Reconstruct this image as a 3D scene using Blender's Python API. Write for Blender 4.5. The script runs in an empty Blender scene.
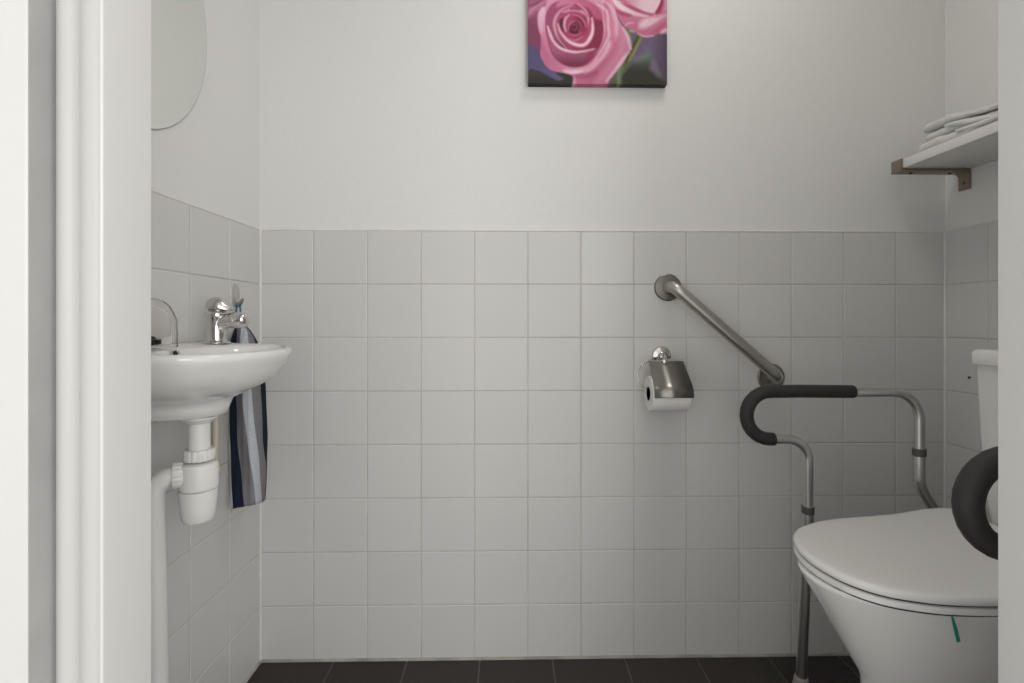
import bpy, bmesh, math, random
import numpy as np
from mathutils import Vector, Matrix
random.seed(7)
PI = math.pi
S = bpy.context.scene
COL = S.collection

# ------------------------------------------------------------------ measures (metres)
CZ = 0.959           # camera height
F = 485.0            # focal length in pixels of the 1024 px wide frame
YB = 1.373           # distance of the back wall's tile face
T = 0.0165           # tangent of the camera's slight turn to the right
XL, XR = -0.698, 1.2526
YF0, YF1 = 0.43, 0.53   # the wall with the doorway
H = 2.45
TP = 0.15084         # tile pitch
ZT = [1.211 - 0.151 * k for k in range(9)]


def at(px, py, y):
    """world point seen at a photo position, lying y metres in front of the doorway viewpoint"""
    q = px - 509
    x = q * y / (F - T * q)
    return Vector((x, y, CZ - (py - 320) * (y + T * x) / F))


# ------------------------------------------------------------------ mesh helpers
class MB:
    def __init__(self):
        self.v = []; self.f = []; self.m = []

    def add(self, vs, fs, mi=0):
        o = len(self.v)
        self.v += [tuple(p) for p in vs]
        self.f += [tuple(i + o for i in q) for q in fs]
        self.m += [mi] * len(fs)
        return self

    def box(self, x0, x1, y0, y1, z0, z1, bev=0.0, seg=2, mat=None, mi=0):
        bm = bmesh.new()
        bmesh.ops.create_cube(bm, size=1)
        for v in bm.verts:
            v.co = Vector(((x0 + x1) / 2 + v.co.x * (x1 - x0), (y0 + y1) / 2 + v.co.y * (y1 - y0), (z0 + z1) / 2 + v.co.z * (z1 - z0)))
        if bev > 0:
            bmesh.ops.bevel(bm, geom=list(bm.edges), offset=bev, segments=seg, profile=0.5, affect='EDGES')
        bm.verts.index_update()
        vs = [v.co.copy() for v in bm.verts]
        if mat is not None:
            vs = [mat @ p for p in vs]
        self.add(vs, [[v.index for v in f.verts] for f in bm.faces], mi)
        bm.free(); return self

    def loft(self, rings, closed=True, cap0=True, cap1=True, mi=0):
        n = len(rings[0]); vs = [p for r in rings for p in r]; fs = []
        for i in range(len(rings) - 1):
            for j in range(n if closed else n - 1):
                k = (j + 1) % n
                fs.append((i * n + j, i * n + k, (i + 1) * n + k, (i + 1) * n + j))
        if cap0: fs.append(tuple(range(n - 1, -1, -1)))
        if cap1: fs.append(tuple((len(rings) - 1) * n + j for j in range(n)))
        return self.add(vs, fs, mi)

    def tube(self, pts, r, n=16, caps=True, mi=0, closed=False):
        pts = [Vector(p) for p in pts]
        rs = r if isinstance(r, (list, tuple)) else [r] * len(pts)
        m = len(pts); tang = []
        for i in range(m):
            if closed: t = pts[(i + 1) % m] - pts[i - 1]
            else: t = pts[min(i + 1, m - 1)] - pts[max(i - 1, 0)]
            tang.append(t.normalized())
        up = Vector((0, 0, 1)) if abs(tang[0].z) < 0.9 else Vector((1, 0, 0))
        nrm = (up - tang[0] * up.dot(tang[0])).normalized()
        rings = []
        for i in range(m):
            nrm = (nrm - tang[i] * nrm.dot(tang[i])).normalized()
            b = tang[i].cross(nrm)
            rings.append([pts[i] + (nrm * math.cos(2 * PI * j / n) + b * math.sin(2 * PI * j / n)) * rs[i] for j in range(n)])
        if closed:
            rings.append(rings[0]); return self.loft(rings, True, False, False, mi)
        return self.loft(rings, True, caps, caps, mi)

    def lathe(self, prof, o, axis=(0, 0, 1), n=32, mi=0):
        """prof: (radius, height along axis)"""
        a = Vector(axis).normalized()
        u = (Vector((1, 0, 0)) if abs(a.x) < 0.9 else Vector((0, 1, 0)))
        u = (u - a * u.dot(a)).normalized(); w = a.cross(u); o = Vector(o)
        rings = [[o + a * h + (u * math.cos(2 * PI * j / n) + w * math.sin(2 * PI * j / n)) * max(r, 1e-5) for j in range(n)] for r, h in prof]
        return self.loft(rings)

    def prism(self, poly, fn0, fn1):
        """poly: 2-D outline, fn0/fn1 map it to two end faces"""
        return self.loft([[fn0(*p) for p in poly], [fn1(*p) for p in poly]])

    def build(self, name, mats, parent=None, smooth=40, origin=None):
        me = bpy.data.meshes.new(name)
        vs = self.v
        par_loc = Vector(parent.matrix_world.translation) if parent else Vector((0, 0, 0))
        off = Vector(origin) if origin is not None else Vector((0, 0, 0))
        if parent:
            vs = [tuple(Vector(p) - WL[parent.name]) for p in vs]
        elif origin is not None:
            vs = [tuple(Vector(p) - off) for p in vs]
        me.from_pydata(vs, [], self.f)
        me.validate()
        bm = bmesh.new(); bm.from_mesh(me)
        bmesh.ops.recalc_face_normals(bm, faces=bm.faces); bm.to_mesh(me); bm.free()
        if not isinstance(mats, (list, tuple)): mats = [mats]
        for m in mats: me.materials.append(m)
        if len(mats) > 1:
            for p, mi in zip(me.polygons, self.m): p.material_index = mi
        if smooth is not None:
            for p in me.polygons: p.use_smooth = True
            me.set_sharp_from_angle(angle=math.radians(smooth))
        o = bpy.data.objects.new(name, me); COL.objects.link(o)
        if parent: o.parent = parent; WL[o.name] = WL[parent.name].copy()
        else:
            o.location = off; WL[o.name] = off.copy()
        return o


WL = {}


def tag(o, label=None, cat=None, group=None, kind=None):
    if label: o['label'] = label
    if cat: o['category'] = cat
    if group: o['group'] = group
    if kind: o['kind'] = kind
    return o


def thing(name, loc, label, cat, group=None):
    o = bpy.data.objects.new(name, None); o.empty_display_size = 0.05
    COL.objects.link(o); o.location = loc; WL[o.name] = Vector(loc)
    return tag(o, label, cat, group)


def cat_rom(P, k=8, closed=False):
    P = [Vector(p) for p in P]; n = len(P); out = []
    for i in range(n if closed else n - 1):
        if closed: a, b, c, d = P[i - 1], P[i], P[(i + 1) % n], P[(i + 2) % n]
        else: a, b, c, d = P[max(i - 1, 0)], P[i], P[i + 1], P[min(i + 2, n - 1)]
        for j in range(k):
            t = j / k
            out.append(0.5 * ((2 * b) + (c - a) * t + (2 * a - 5 * b + 4 * c - d) * t * t + (3 * b - a - 3 * c + d) * t ** 3))
    if not closed: out.append(P[-1])
    return out


def fillet(P, rads, k=8):
    """polyline with rounded corners"""
    P = [Vector(p) for p in P]; out = [P[0]]
    for i in range(1, len(P) - 1):
        r = rads[i - 1]
        a = (P[i - 1] - P[i]).normalized(); b = (P[i + 1] - P[i]).normalized()
        ang = a.angle(b); d = r / math.tan(ang / 2)
        s, e = P[i] + a * d, P[i] + b * d
        c = P[i] + (a + b).normalized() * (r / math.sin(ang / 2))
        v0, v1 = s - c, e - c
        tot = v0.angle(v1)
        for j in range(k + 1):
            t = j / k
            out.append(c + (v0 * math.sin((1 - t) * tot) + v1 * math.sin(t * tot)) / math.sin(tot))
    out.append(P[-1]); return out


# ------------------------------------------------------------------ materials
def lin(c):
    return tuple((x / 255 / 12.92 if x / 255 <= 0.04045 else ((x / 255 + 0.055) / 1.055) ** 2.4) for x in c)


def mat(name, col, rough=0.5, metal=0.0, spec=0.5, bump=0.0, bscale=60.0, coat=0.0, var=0.0, vscale=8.0, trans=0.0, ior=1.45, sheen=0.0, detail=3.0):
    m = bpy.data.materials.new(name); m.use_nodes = True
    nt = m.node_tree; N = nt.nodes; L = nt.links; b = N['Principled BSDF']
    b.inputs['Base Color'].default_value = (*col, 1); b.inputs['Roughness'].default_value = rough
    b.inputs['Metallic'].default_value = metal; b.inputs['Specular IOR Level'].default_value = spec
    b.inputs['Coat Weight'].default_value = coat; b.inputs['Coat Roughness'].default_value = 0.06
    b.inputs['Transmission Weight'].default_value = trans; b.inputs['IOR'].default_value = ior
    b.inputs['Sheen Weight'].default_value = sheen
    tc = N.new('ShaderNodeTexCoord')
    if var > 0:
        n = N.new('ShaderNodeTexNoise'); n.inputs['Scale'].default_value = vscale; n.inputs['Detail'].default_value = detail
        L.new(tc.outputs['Object'], n.inputs['Vector'])
        r = N.new('ShaderNodeMapRange'); r.inputs['From Min'].default_value = 0.25; r.inputs['From Max'].default_value = 0.75
        r.inputs['To Min'].default_value = 1 - var; r.inputs['To Max'].default_value = 1 + var
        L.new(n.outputs['Fac'], r.inputs['Value'])
        mx = N.new('ShaderNodeMix'); mx.data_type = 'RGBA'; mx.blend_type = 'MULTIPLY'; mx.inputs['Factor'].default_value = 1
        mx.inputs['A'].default_value = (*col, 1); L.new(r.outputs['Result'], mx.inputs['B'])
        L.new(mx.outputs['Result'], b.inputs['Base Color'])
    if bump > 0:
        n2 = N.new('ShaderNodeTexNoise'); n2.inputs['Scale'].default_value = bscale; n2.inputs['Detail'].default_value = 4
        L.new(tc.outputs['Object'], n2.inputs['Vector'])
        bp = N.new('ShaderNodeBump'); bp.inputs['Strength'].default_value = bump; bp.inputs['Distance'].default_value = 0.002
        L.new(n2.outputs['Fac'], bp.inputs['Height']); L.new(bp.outputs['Normal'], b.inputs['Normal'])
    return m


def tile_mat(name, col, rough, var, bump, bscale, spec=0.5):
    """each tile (mesh island) gets its own slight tone"""
    m = mat(name, col, rough, spec=spec, bump=bump, bscale=bscale)
    nt = m.node_tree; N = nt.nodes; L = nt.links; b = N['Principled BSDF']
    g = N.new('ShaderNodeNewGeometry')
    r = N.new('ShaderNodeMapRange'); r.inputs['To Min'].default_value = 1 - var; r.inputs['To Max'].default_value = 1 + var
    L.new(g.outputs['Random Per Island'], r.inputs['Value'])
    mx = N.new('ShaderNodeMix'); mx.data_type = 'RGBA'; mx.blend_type = 'MULTIPLY'; mx.inputs['Factor'].default_value = 1
    mx.inputs['A'].default_value = (*col, 1); L.new(r.outputs['Result'], mx.inputs['B'])
    L.new(mx.outputs['Result'], b.inputs['Base Color'])
    return m


M = {}
M['plaster'] = mat('white_plaster', (0.750, 0.745, 0.728), 0.85, spec=0.2, bump=0.35, bscale=160)
M['ceiling'] = mat('white_ceiling', (0.82, 0.81, 0.79), 0.9, spec=0.2)
M['tile'] = tile_mat('glazed_wall_tile', (0.640, 0.635, 0.618), 0.30, 0.018, 0.05, 9, spec=0.4)
M['grout'] = mat('wall_grout', (0.54, 0.52, 0.495), 0.9, spec=0.2, var=0.18, vscale=5)
M['silicone'] = mat('white_silicone', (0.74, 0.73, 0.70), 0.45, var=0.06, vscale=30)
M['floorbead'] = mat('grey_floor_joint', (0.36, 0.345, 0.32), 0.7, var=0.25, vscale=18)
M['floor'] = tile_mat('dark_floor_tile', (0.044, 0.038, 0.034), 0.62, 0.12, 0.35, 140, spec=0.3)
M['fgrout'] = mat('floor_grout', (0.13, 0.115, 0.098), 0.95, spec=0.2, var=0.2, vscale=20)
M['corridor'] = mat('corridor_floor', (0.60, 0.57, 0.53), 0.5, var=0.15, vscale=4)
M['paint'] = mat('white_door_frame_paint', (0.67, 0.667, 0.655), 0.38, bump=0.05, bscale=30)
M['seal'] = mat('white_rubber_seal', (0.55, 0.547, 0.535), 0.40)
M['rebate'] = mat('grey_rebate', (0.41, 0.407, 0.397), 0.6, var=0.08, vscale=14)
M['ceramic'] = mat('white_ceramic', (0.79, 0.785, 0.765), 0.12, coat=0.4)
M['seatpl'] = mat('white_seat_plastic', (0.76, 0.755, 0.735), 0.22)
M['plastic'] = mat('white_pvc', (0.78, 0.775, 0.755), 0.33)
M['cream'] = mat('cream_pipe', (0.66, 0.60, 0.49), 0.45)
M['chrome'] = mat('chrome', (0.66, 0.65, 0.63), 0.09, metal=1)
M['flap'] = mat('polished_flap', (0.30, 0.29, 0.265), 0.30, metal=1)
M['barsteel'] = mat('satin_steel_bar', (0.50, 0.485, 0.45), 0.36, metal=1)
M['satin'] = mat('satin_chrome', (0.60, 0.59, 0.57), 0.22, metal=1)
M['steel'] = mat('brushed_steel', (0.27, 0.26, 0.235), 0.32, metal=1, bump=0.05, bscale=300)
M['alu'] = mat('satin_aluminium', (0.66, 0.65, 0.63), 0.36, metal=1)
M['foam'] = mat('black_foam_grip', (0.030, 0.027, 0.025), 0.62, bump=0.25, bscale=260)
M['collar'] = mat('grey_plastic_collar', (0.10, 0.097, 0.09), 0.5)
M['rubber'] = mat('grey_rubber_foot', (0.28, 0.27, 0.25), 0.6)
M['dark'] = mat('black_plastic', (0.012, 0.011, 0.011), 0.35)
M['gap'] = mat('dark_gap', (0.02, 0.02, 0.02), 0.8)
M['paper'] = mat('toilet_paper', (0.80, 0.79, 0.77), 0.95, spec=0.1, bump=0.2, bscale=300)
M['card'] = mat('cardboard_core', (0.30, 0.26, 0.21), 0.9, spec=0.1)
M['mirror'] = mat('mirror_glass', (0.80, 0.82, 0.80), 0.02, metal=1)
M['mirroredge'] = mat('mirror_edge', (0.10, 0.11, 0.10), 0.3)
M['board'] = mat('white_shelf_board', (0.76, 0.755, 0.735), 0.4)
M['bracket'] = mat('bronzed_metal', (0.27, 0.232, 0.18), 0.42, metal=0.6)
M['terry'] = mat('white_terry', (0.70, 0.695, 0.67), 0.95, spec=0.1, bump=1.0, bscale=260, sheen=0.3)
M['teal'] = mat('teal_plastic', (0.02, 0.30, 0.23), 0.45)
M['blue'] = mat('blue_cord', (0.01, 0.12, 0.26), 0.6)
M['red'] = mat('red_plastic', (0.35, 0.10, 0.06), 0.5)
M['glass'] = mat('clear_plastic', (0.95, 0.95, 0.94), 0.05, trans=1.0, ior=1.09)
M['navy'] = mat('navy_cloth', (0.017, 0.021, 0.040), 0.95, spec=0.1, bump=0.5, bscale=500)
M['greyc'] = mat('grey_cloth', (0.215, 0.21, 0.225), 0.95, spec=0.1, bump=0.5, bscale=500, var=0.12, vscale=200)
M['lightc'] = mat('pale_blue_cloth', (0.47, 0.49, 0.53), 0.95, spec=0.1, bump=0.5, bscale=500, var=0.1, vscale=200)
M['whitec'] = mat('white_cloth', (0.66, 0.67, 0.69), 0.95, spec=0.1, bump=0.5, bscale=500)

# ------------------------------------------------------------------ the room
PB = YB + 0.004      # plaster stands a little behind the tile faces


def wall(name, x0, x1, y0, y1, z0, z1, m=None):
    return tag(MB().box(x0, x1, y0, y1, z0, z1).build(name, m or M['plaster'], smooth=None), kind='structure')


WB = wall('wall_back', XL - 0.12, XR + 0.12, PB, PB + 0.12, -0.1, H)
WLT = wall('wall_left', XL - 0.124, XL - 0.004, YF0, PB, -0.1, H)
WRT = wall('wall_right', XR + 0.004, XR + 0.124, YF0, PB, -0.1, H)
DX0, DX1, DZ = -0.430, 0.587, 2.13   # opening in the wall that the frame fills
WFr = MB()
WFr.box(-2.6, DX0 - 0.0, YF0 + 0.012, YF1 - 0.004, -0.1, H)
WFr.box(DX1 + 0.0, 2.6, YF0 + 0.012, YF1 - 0.004, -0.1, H)
WFr.box(DX0, DX1, YF0 + 0.012, YF1 - 0.004, DZ, H)
WFR = tag(WFr.build('wall_front', M['plaster'], smooth=None), kind='structure')
tag(MB().box(-2.6, 2.6, -3.0, PB + 0.12, H, H + 0.1).build('ceiling', M['ceiling'], smooth=None), kind='structure')


def tile_plate(mb, u0, u1, v0, v1, fn, t=0.005, bev=0.0016):
    """one glazed tile with softly rounded edges, fn maps (u, v, height) to the wall"""
    a = random.uniform(-1, 1) * 0.00022; b = random.uniform(-1, 1) * 0.00022
    steps = [(0.0, -t), (0.0, -bev), (bev * 0.35, -bev * 0.35), (bev * 1.1, 0.0)]
    rings = []
    for ins, h in steps:
        r = []
        for (u, v, su, sv) in ((u0, v0, 1, 1), (u1, v0, -1, 1), (u1, v1, -1, -1), (u0, v1, 1, -1)):
            hh = h + (a * su + b * sv if ins > 0 else 0)
            r.append(fn(u + su * ins, v + sv * ins, hh))
        rings.append(r)
    mb.loft(rings, True, False, True)


def cladding(parent, edges, fn, m, rows):
    mb = MB(); g = 0.0011
    for i in range(len(edges) - 1):
        for j in range(len(rows) - 1):
            tile_plate(mb, edges[i] + g, edges[i + 1] - g, rows[j + 1] + g, rows[j] - g, fn)
    return tag(mb.build('tile_cladding', m, parent, smooth=None), 'glazed pale grey square wall tiles', kind='structure')


xs = [XL] + [-0.5504 + k * TP for k in range(12)] + [XR]
cladding(WB, xs, lambda u, v, h: Vector((u, YB - h, v)), M['tile'], ZT)
ys = [YB - k * 0.1500 for k in range(0, 6)] + [YF1]
cladding(WLT, ys[::-1], lambda u, v, h: Vector((XL + h, u, v)), M['tile'], ZT)
ysr = [YB, YB - 0.1236] + [YB - 0.1236 - k * TP for k in range(1, 5)] + [YF1]
cladding(WRT, ysr[::-1], lambda u, v, h: Vector((XR - h, u, v)), M['tile'], ZT)
# grout behind the tiles
for wl, bx in ((WB, (XL - 0.003, XR + 0.003, YB + 0.0012, PB + 0.001)), (WLT, (XL - 0.0045, XL - 0.0012, YF1, YB)), (WRT, (XR + 0.0012, XR + 0.0045, YF1, YB))):
    tag(MB().box(bx[0], bx[1], bx[2], bx[3], 0.0, 1.2125).build('grout_bed', M['grout'], wl, smooth=None), 'grey grout', kind='structure')
# soft white bead along the top of the tiling, the inside corners and the floor joint
sb = MB()
sb.tube([(XL, YB + 0.002, 1.2125), (XR, YB + 0.002, 1.2125)], 0.0035, 8)
sb.tube([(XL - 0.002, YB, 1.2125), (XL - 0.002, YF1, 1.2125)], 0.0035, 8)
sb.tube([(XR + 0.002, YB, 1.2125), (XR + 0.002, YF1, 1.2125)], 0.0035, 8)
sb.tube([(XL + 0.001, YB - 0.001, 0.0), (XL + 0.001, YB - 0.001, 1.2125)], 0.0035, 8)
sb.tube([(XR - 0.001, YB - 0.001, 0.0), (XR - 0.001, YB - 0.001, 1.2125)], 0.0035, 8)
sf = MB()
sf.tube([(XL, YB - 0.001, 0.002), (XR, YB - 0.001, 0.002)], 0.0045, 8)
sf.tube([(XL + 0.001, YB, 0.002), (XL + 0.001, YF1, 0.003)], 0.0045, 8)
sf.tube([(XR - 0.001, YB, 0.002), (XR - 0.001, YF1, 0.003)], 0.0045, 8)
tag(sb.build('trim_1', M['silicone']), kind='structure')
tag(sf.build('trim_2', M['floorbead']), kind='structure')

# floor
FL = tag(MB().box(XL - 0.1, XR + 0.1, YF0, PB + 0.05, -0.1, -0.0015).build('floor', M['fgrout'], smooth=None), kind='structure')
mb = MB(); fe = [XL] + [-0.4917 + k * 0.2048 for k in range(0, 9) if -0.4917 + k * 0.2048 < XR - 0.01] + [XR]
fy = [YB - 0.0, YB - 0.196, YB - 0.4005, YB - 0.605, YB - 0.8095, YF0]
for i in range(len(fe) - 1):
    for j in range(len(fy) - 1):
        tile_plate(mb, fe[i] + 0.0021, fe[i + 1] - 0.0021, fy[j + 1] + 0.0021, fy[j] - 0.0021, lambda u, v, h: Vector((u, v, h)), t=0.006, bev=0.0012)
tag(mb.build('floor_tiles', M['floor'], FL, smooth=None), 'dark brown floor tiles', kind='structure')
wall('floor_corridor', -2.6, 2.6, -3.0, YF0, -0.1, -0.001, M['corridor'])

# door frame (white, with its rebate and rubber seal); profile in (x, y), extruded upwards
def frame_side(sx, xin):
    """xin: x of the frame's innermost face; sx = +1 for the left jamb, -1 for the right"""
    q = lambda d, y: (xin - sx * d, y)
    prof = [q(0, 0.5295)]
    prof += [q(0.0, 0.4705), q(0.0006, 0.4684), q(0.0022, 0.4672)]
    prof += [q(0.0426, 0.4672), q(0.0426, 0.4392), q(0.0440, 0.4380), q(0.115, 0.4385), q(0.118, 0.4405), q(0.118, 0.4425)]
    prof += [q(0.05, 0.4425), q(0.05, 0.5295)]
    return prof


D1 = thing('door_frame', (0.07, 0.48, 0), 'white painted door frame around the doorway in the foreground', 'door frame')
tag(D1, kind='structure'); D1.name = 'door_1'; WL['door_1'] = Vector((0.07, 0.48, 0))
for sx, xin in ((1, -0.386), (-1, 0.543)):
    p = frame_side(sx, xin)
    MB().prism(p, lambda a, b: Vector((a, b, 0.0)), lambda a, b: Vector((a, b, 2.1))).build('jamb', M['paint'], D1, smooth=30)
    # rubber seal: two rounded lips in the corner of the rebate
    f = lambda d, y: (xin - sx * d, y)
    pr = [f(0.0025, 0.4671)]
    for k in range(13):
        t = k / 12
        pr.append(f(0.003 + 0.0175 * t, 0.4671 - 0.0035 * math.sin(PI * t) ** 0.6 - 0.0006))
    for k in range(13):
        t = k / 12
        pr.append(f(0.0215 + 0.0200 * t, 0.4671 - 0.0085 * math.sin(PI * t) ** 0.6 - 0.0006))
    pr.append(f(0.0423, 0.4671))
    MB().prism(pr, lambda a, b: Vector((a, b, 0.0)), lambda a, b: Vector((a, b, 2.1))).build('rubber_seal', M['seal'], D1, smooth=60)
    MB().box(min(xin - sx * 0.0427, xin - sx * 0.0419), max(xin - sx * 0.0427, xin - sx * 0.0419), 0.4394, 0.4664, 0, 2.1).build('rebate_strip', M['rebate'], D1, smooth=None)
MB().box(-0.386, 0.543, 0.4672, 0.5295, 2.08, 2.13, 0.001).build('head_jamb', M['paint'], D1)

# ------------------------------------------------------------------ rose picture on canvas
CX0, CX1, CY = 0.0540, 0.4438, 1.355
Z0 = CZ + 233.0 / F * (YB + 0.004); Z1 = Z0 + (CX1 - CX0)


def crv(P, k=6, closed=True):
    return np.array([(p.x, p.y) for p in cat_rom([(a, b, 0) for a, b in P], k, closed)])


def seg_dist(X, Y, poly, closed):
    d = np.full(X.shape, 1e9); n = len(poly)
    for i in range(n if closed else n - 1):
        ax, ay = poly[i]; bx, by = poly[(i + 1) % n]
        dx, dy = bx - ax, by - ay; L2 = dx * dx + dy * dy + 1e-9
        t = np.clip(((X - ax) * dx + (Y - ay) * dy) / L2, 0, 1)
        d = np.minimum(d, np.hypot(X - ax - t * dx, Y - ay - t * dy))
    return d


def inside(X, Y, poly):
    c = np.zeros(X.shape, bool); n = len(poly)
    for i in range(n):
        ax, ay = poly[i]; bx, by = poly[(i + 1) % n]
        if ay == by: continue
        c ^= ((ay > Y) != (by > Y)) & (X < (bx - ax) * (Y - ay) / (by - ay) + ax)
    return c


def paint():
    n = 300
    u = np.linspace(528, 667, n); v = np.linspace(84.7 - 139.8, 84.7, n)
    X, Y = np.meshgrid(u, v)
    img = np.zeros((n, n, 3))
    # violet ground, bluer at the lower left
    g = np.clip((X - 528) / 139, 0, 1)[..., None]
    img[:] = np.array((84, 80, 112)) * (1 - g) + np.array((104, 90, 110)) * g
    img *= (1 - 0.25 * np.clip((X - 652) / 15, 0, 1))[..., None]

    def fill(P, c0, c1=None, d=(0, 1), rng=(0, 1), soft=0.8, k=6, alpha=1.0):
        poly = crv(P, k)
        s = np.where(inside(X, Y, poly), 1, -1) * seg_dist(X, Y, poly, True)
        a = np.clip(s / soft * 0.5 + 0.5, 0, 1)[..., None] * alpha
        c = np.array(c0, float)
        if c1 is not None:
            t = np.clip(((X * d[0] + Y * d[1]) - rng[0]) / (rng[1] - rng[0]), 0, 1)[..., None]
            t = t * t * (3 - 2 * t)
            c = c * (1 - t) + np.array(c1, float) * t
        img[:] = img * (1 - a) + c * a

    def line(P, c, w, soft=0.9, alpha=1.0, taper=True):
        w *= 1.25; soft *= 1.25
        pts = crv(P, 8, False)
        d = np.full(X.shape, 1e9); m = len(pts)
        for i in range(m - 1):
            ax, ay = pts[i]; bx, by = pts[i + 1]
            dx, dy = bx - ax, by - ay; L2 = dx * dx + dy * dy + 1e-9
            t = np.clip(((X - ax) * dx + (Y - ay) * dy) / L2, 0, 1)
            ww = w * (0.25 + 0.75 * math.sin(PI * (i + 0.5) / m)) if taper else w
            d = np.minimum(d, np.hypot(X - ax - t * dx, Y - ay - t * dy) - ww / 2)
        a = np.clip(0.5 - d / soft * 0.5, 0, 1)[..., None] * alpha
        img[:] = img * (1 - a) + np.array(c, float) * a

    # leaves and stems
    fill([(528, 72), (536, 71.5), (546, 76), (558, 82), (566, 78), (574, 76), (577, 90), (526, 90)], (64, 61, 60), (56, 52, 52), (0, 1), (72, 86))
    fill([(541, 71), (552, 72.5), (562, 79.5), (554, 78.5)], (92, 84, 122), soft=1.6)
    fill([(556, 74), (566, 74), (574, 79), (574, 82), (565, 80)], (52, 58, 46), soft=1.5)
    fill([(611, 90), (620, 78), (626, 70), (634, 62), (642, 56), (649, 52), (651, 60), (649, 69), (656, 75), (665, 83), (665, 90)], (86, 106, 92), (58, 57, 50), (0, 1), (55, 74), soft=2.2)
    fill([(634, 58), (649, 50.5), (644, 48), (650, 55), (638, 62)], (122, 116, 128), soft=3, alpha=0.55)
    line([(653, 62), (656, 70), (659, 76)], (124, 122, 122), 3, 3, 0.7)
    line([(639.5, 36), (633, 49), (627.5, 60), (623, 72)], (92, 97, 50), 3.4, 1.2, taper=False)
    line([(641.5, 37), (635, 50), (629, 61)], (140, 140, 84), 1.4, 1.2)
    line([(637.5, 37), (631, 50), (625.5, 62)], (54, 62, 34), 1.4, 1.2)
    line([(619.5, 66), (618.5, 76), (618.5, 90)], (108, 122, 94), 4, 1.8, taper=False)
    line([(614, 72), (614, 80), (611, 88)], (92, 94, 48), 2, 2)
    line([(626, 29), (628, 33), (630, 38)], (104, 104, 52), 3, 1.2)
    line([(630, 31), (634, 30.5), (637, 29)], (176, 168, 156), 2.4, 1.5)
    # upper part of the bouquet
    fill([(524, -56), (670, -56), (670, -10), (640, -6), (600, -2), (560, -2), (524, -4)], (86, 78, 104), (118, 100, 120), (1, 0), (528, 667), soft=3)
    fill([(536, -2), (542, -20), (560, -32), (585, -34), (606, -24), (616, -6), (612, 8), (560, 8)], (196, 138, 162), (170, 96, 126), (0, 1), (-34, 6))
    fill([(548, -4), (556, -18), (575, -25), (596, -18), (606, -2), (598, 8), (560, 8)], (150, 74, 104), (186, 122, 150), (1, 0), (548, 606))
    line([(544, -6), (552, -22), (574, -30), (598, -22), (609, -4)], (214, 178, 192), 2.2)
    fill([(606, -6), (612, -24), (630, -36), (650, -34), (668, -20), (672, 4), (606, 4)], (198, 142, 164), (170, 92, 122), (0, 1), (-36, 2))
    line([(612, -12), (622, -26), (642, -30), (660, -20)], (216, 186, 196), 2.4)
    fill([(524, -30), (534, -26), (538, -8), (532, 4), (524, 4)], (70, 84, 66), soft=2)
    # second rose, top right
    fill([(609, -4), (614, 10), (620, 21), (626, 28), (632, 30), (637, 33), (645, 36.8), (653, 36.2), (660, 33), (670, 31), (672, -6)], (186, 112, 138), (176, 100, 126), (0, 1), (0, 34))
    fill([(616, -4), (624, -6), (634, 4), (630, 4)], (140, 58, 86), soft=2)
    fill([(619, -4), (634, -4), (662, -6), (660, 4), (657, 10), (652, 13.5), (644, 13), (632, 6)], (190, 128, 152), (208, 176, 186), (1, 0), (626, 646), soft=1.4)
    fill([(662, -4), (664, -4), (668, 3), (664, 12), (656, 14), (659, 10)], (158, 72, 98), (184, 122, 146), (1, 0), (658, 666), soft=1.4)
    line([(663, -2), (660.5, 6), (656, 13)], (140, 44, 70), 2.6)
    line([(620, 4), (632, 8), (644, 13), (652, 14.5)], (150, 62, 92), 2.2, 1.4)
    fill([(612, -2), (618, 1), (626, 7), (636, 12), (648, 15.5), (644, 17), (632, 15), (620, 10), (613, 3)], (214, 188, 194), (204, 166, 178), (1, 0), (612, 648), soft=1.2)
    line([(616, 11), (622, 14), (630, 15.6)], (150, 58, 88), 2.2, 1.6)
    fill([(640, 22), (647, 17.5), (658, 16), (669, 14.5), (669, 18), (656, 25), (646, 28), (639, 28)], (206, 176, 184), (200, 160, 172), (1, 0), (640, 668), soft=2.6)
    line([(648, 29), (655, 25), (662, 20), (669, 16)], (178, 104, 130), 2, 1.6)
    line([(655, 33), (661, 27), (669, 19)], (166, 84, 112), 4, 3, 0.8)
    line([(661, 33), (664, 30.5), (669, 29)], (206, 172, 182), 2.4, 1.4)
    line([(637, 33.4), (644, 36.4), (653, 36)], (208, 160, 174), 1.2)
    line([(625, 26), (628, 23.4), (633, 23)], (204, 156, 170), 1.1)
    # main rose: outer petals
    fill([(524, -2), (548, -4), (546, 10), (541, 20), (541, 40), (540, 56), (536, 50), (531, 46), (524, 45)], (152, 88, 116), (124, 66, 92), (0, 1), (4, 30), soft=1.2)
    line([(527, 17), (534, 9), (545, 2)], (184, 124, 148), 3.4, 2.4)
    line([(527, 8), (535, 5), (543, 0)], (128, 62, 92), 1.8, 1.2)
    fill([(548, -3), (556, -8), (580, -8), (600, -6), (610, -2), (614, 8), (617, 18), (622, 26), (627, 36), (629.5, 45), (631, 50), (627, 54), (625, 60), (618, 70), (610, 80), (606, 88), (596, 90), (573, 90), (573, 79), (567, 74.5), (556, 72.8), (549, 70.5), (544, 65), (540, 56), (541, 46), (540, 36), (537.6, 26), (537.8, 16), (541, 9), (545, 7)],
         (196, 134, 160), (178, 100, 130), (0, 1), (0, 84))
    # petal folds at the right
    fill([(604, 0), (611, 4), (616, 14), (617, 30), (615, 44), (608, 58), (598, 68), (592, 64), (602, 40), (604, 18)], (178, 92, 124), (196, 126, 152), (1, 0), (600, 617))
    line([(603, 1), (610, 6), (613.5, 14), (616, 24), (616, 40)], (208, 164, 180), 2.6, 1.4)
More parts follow.
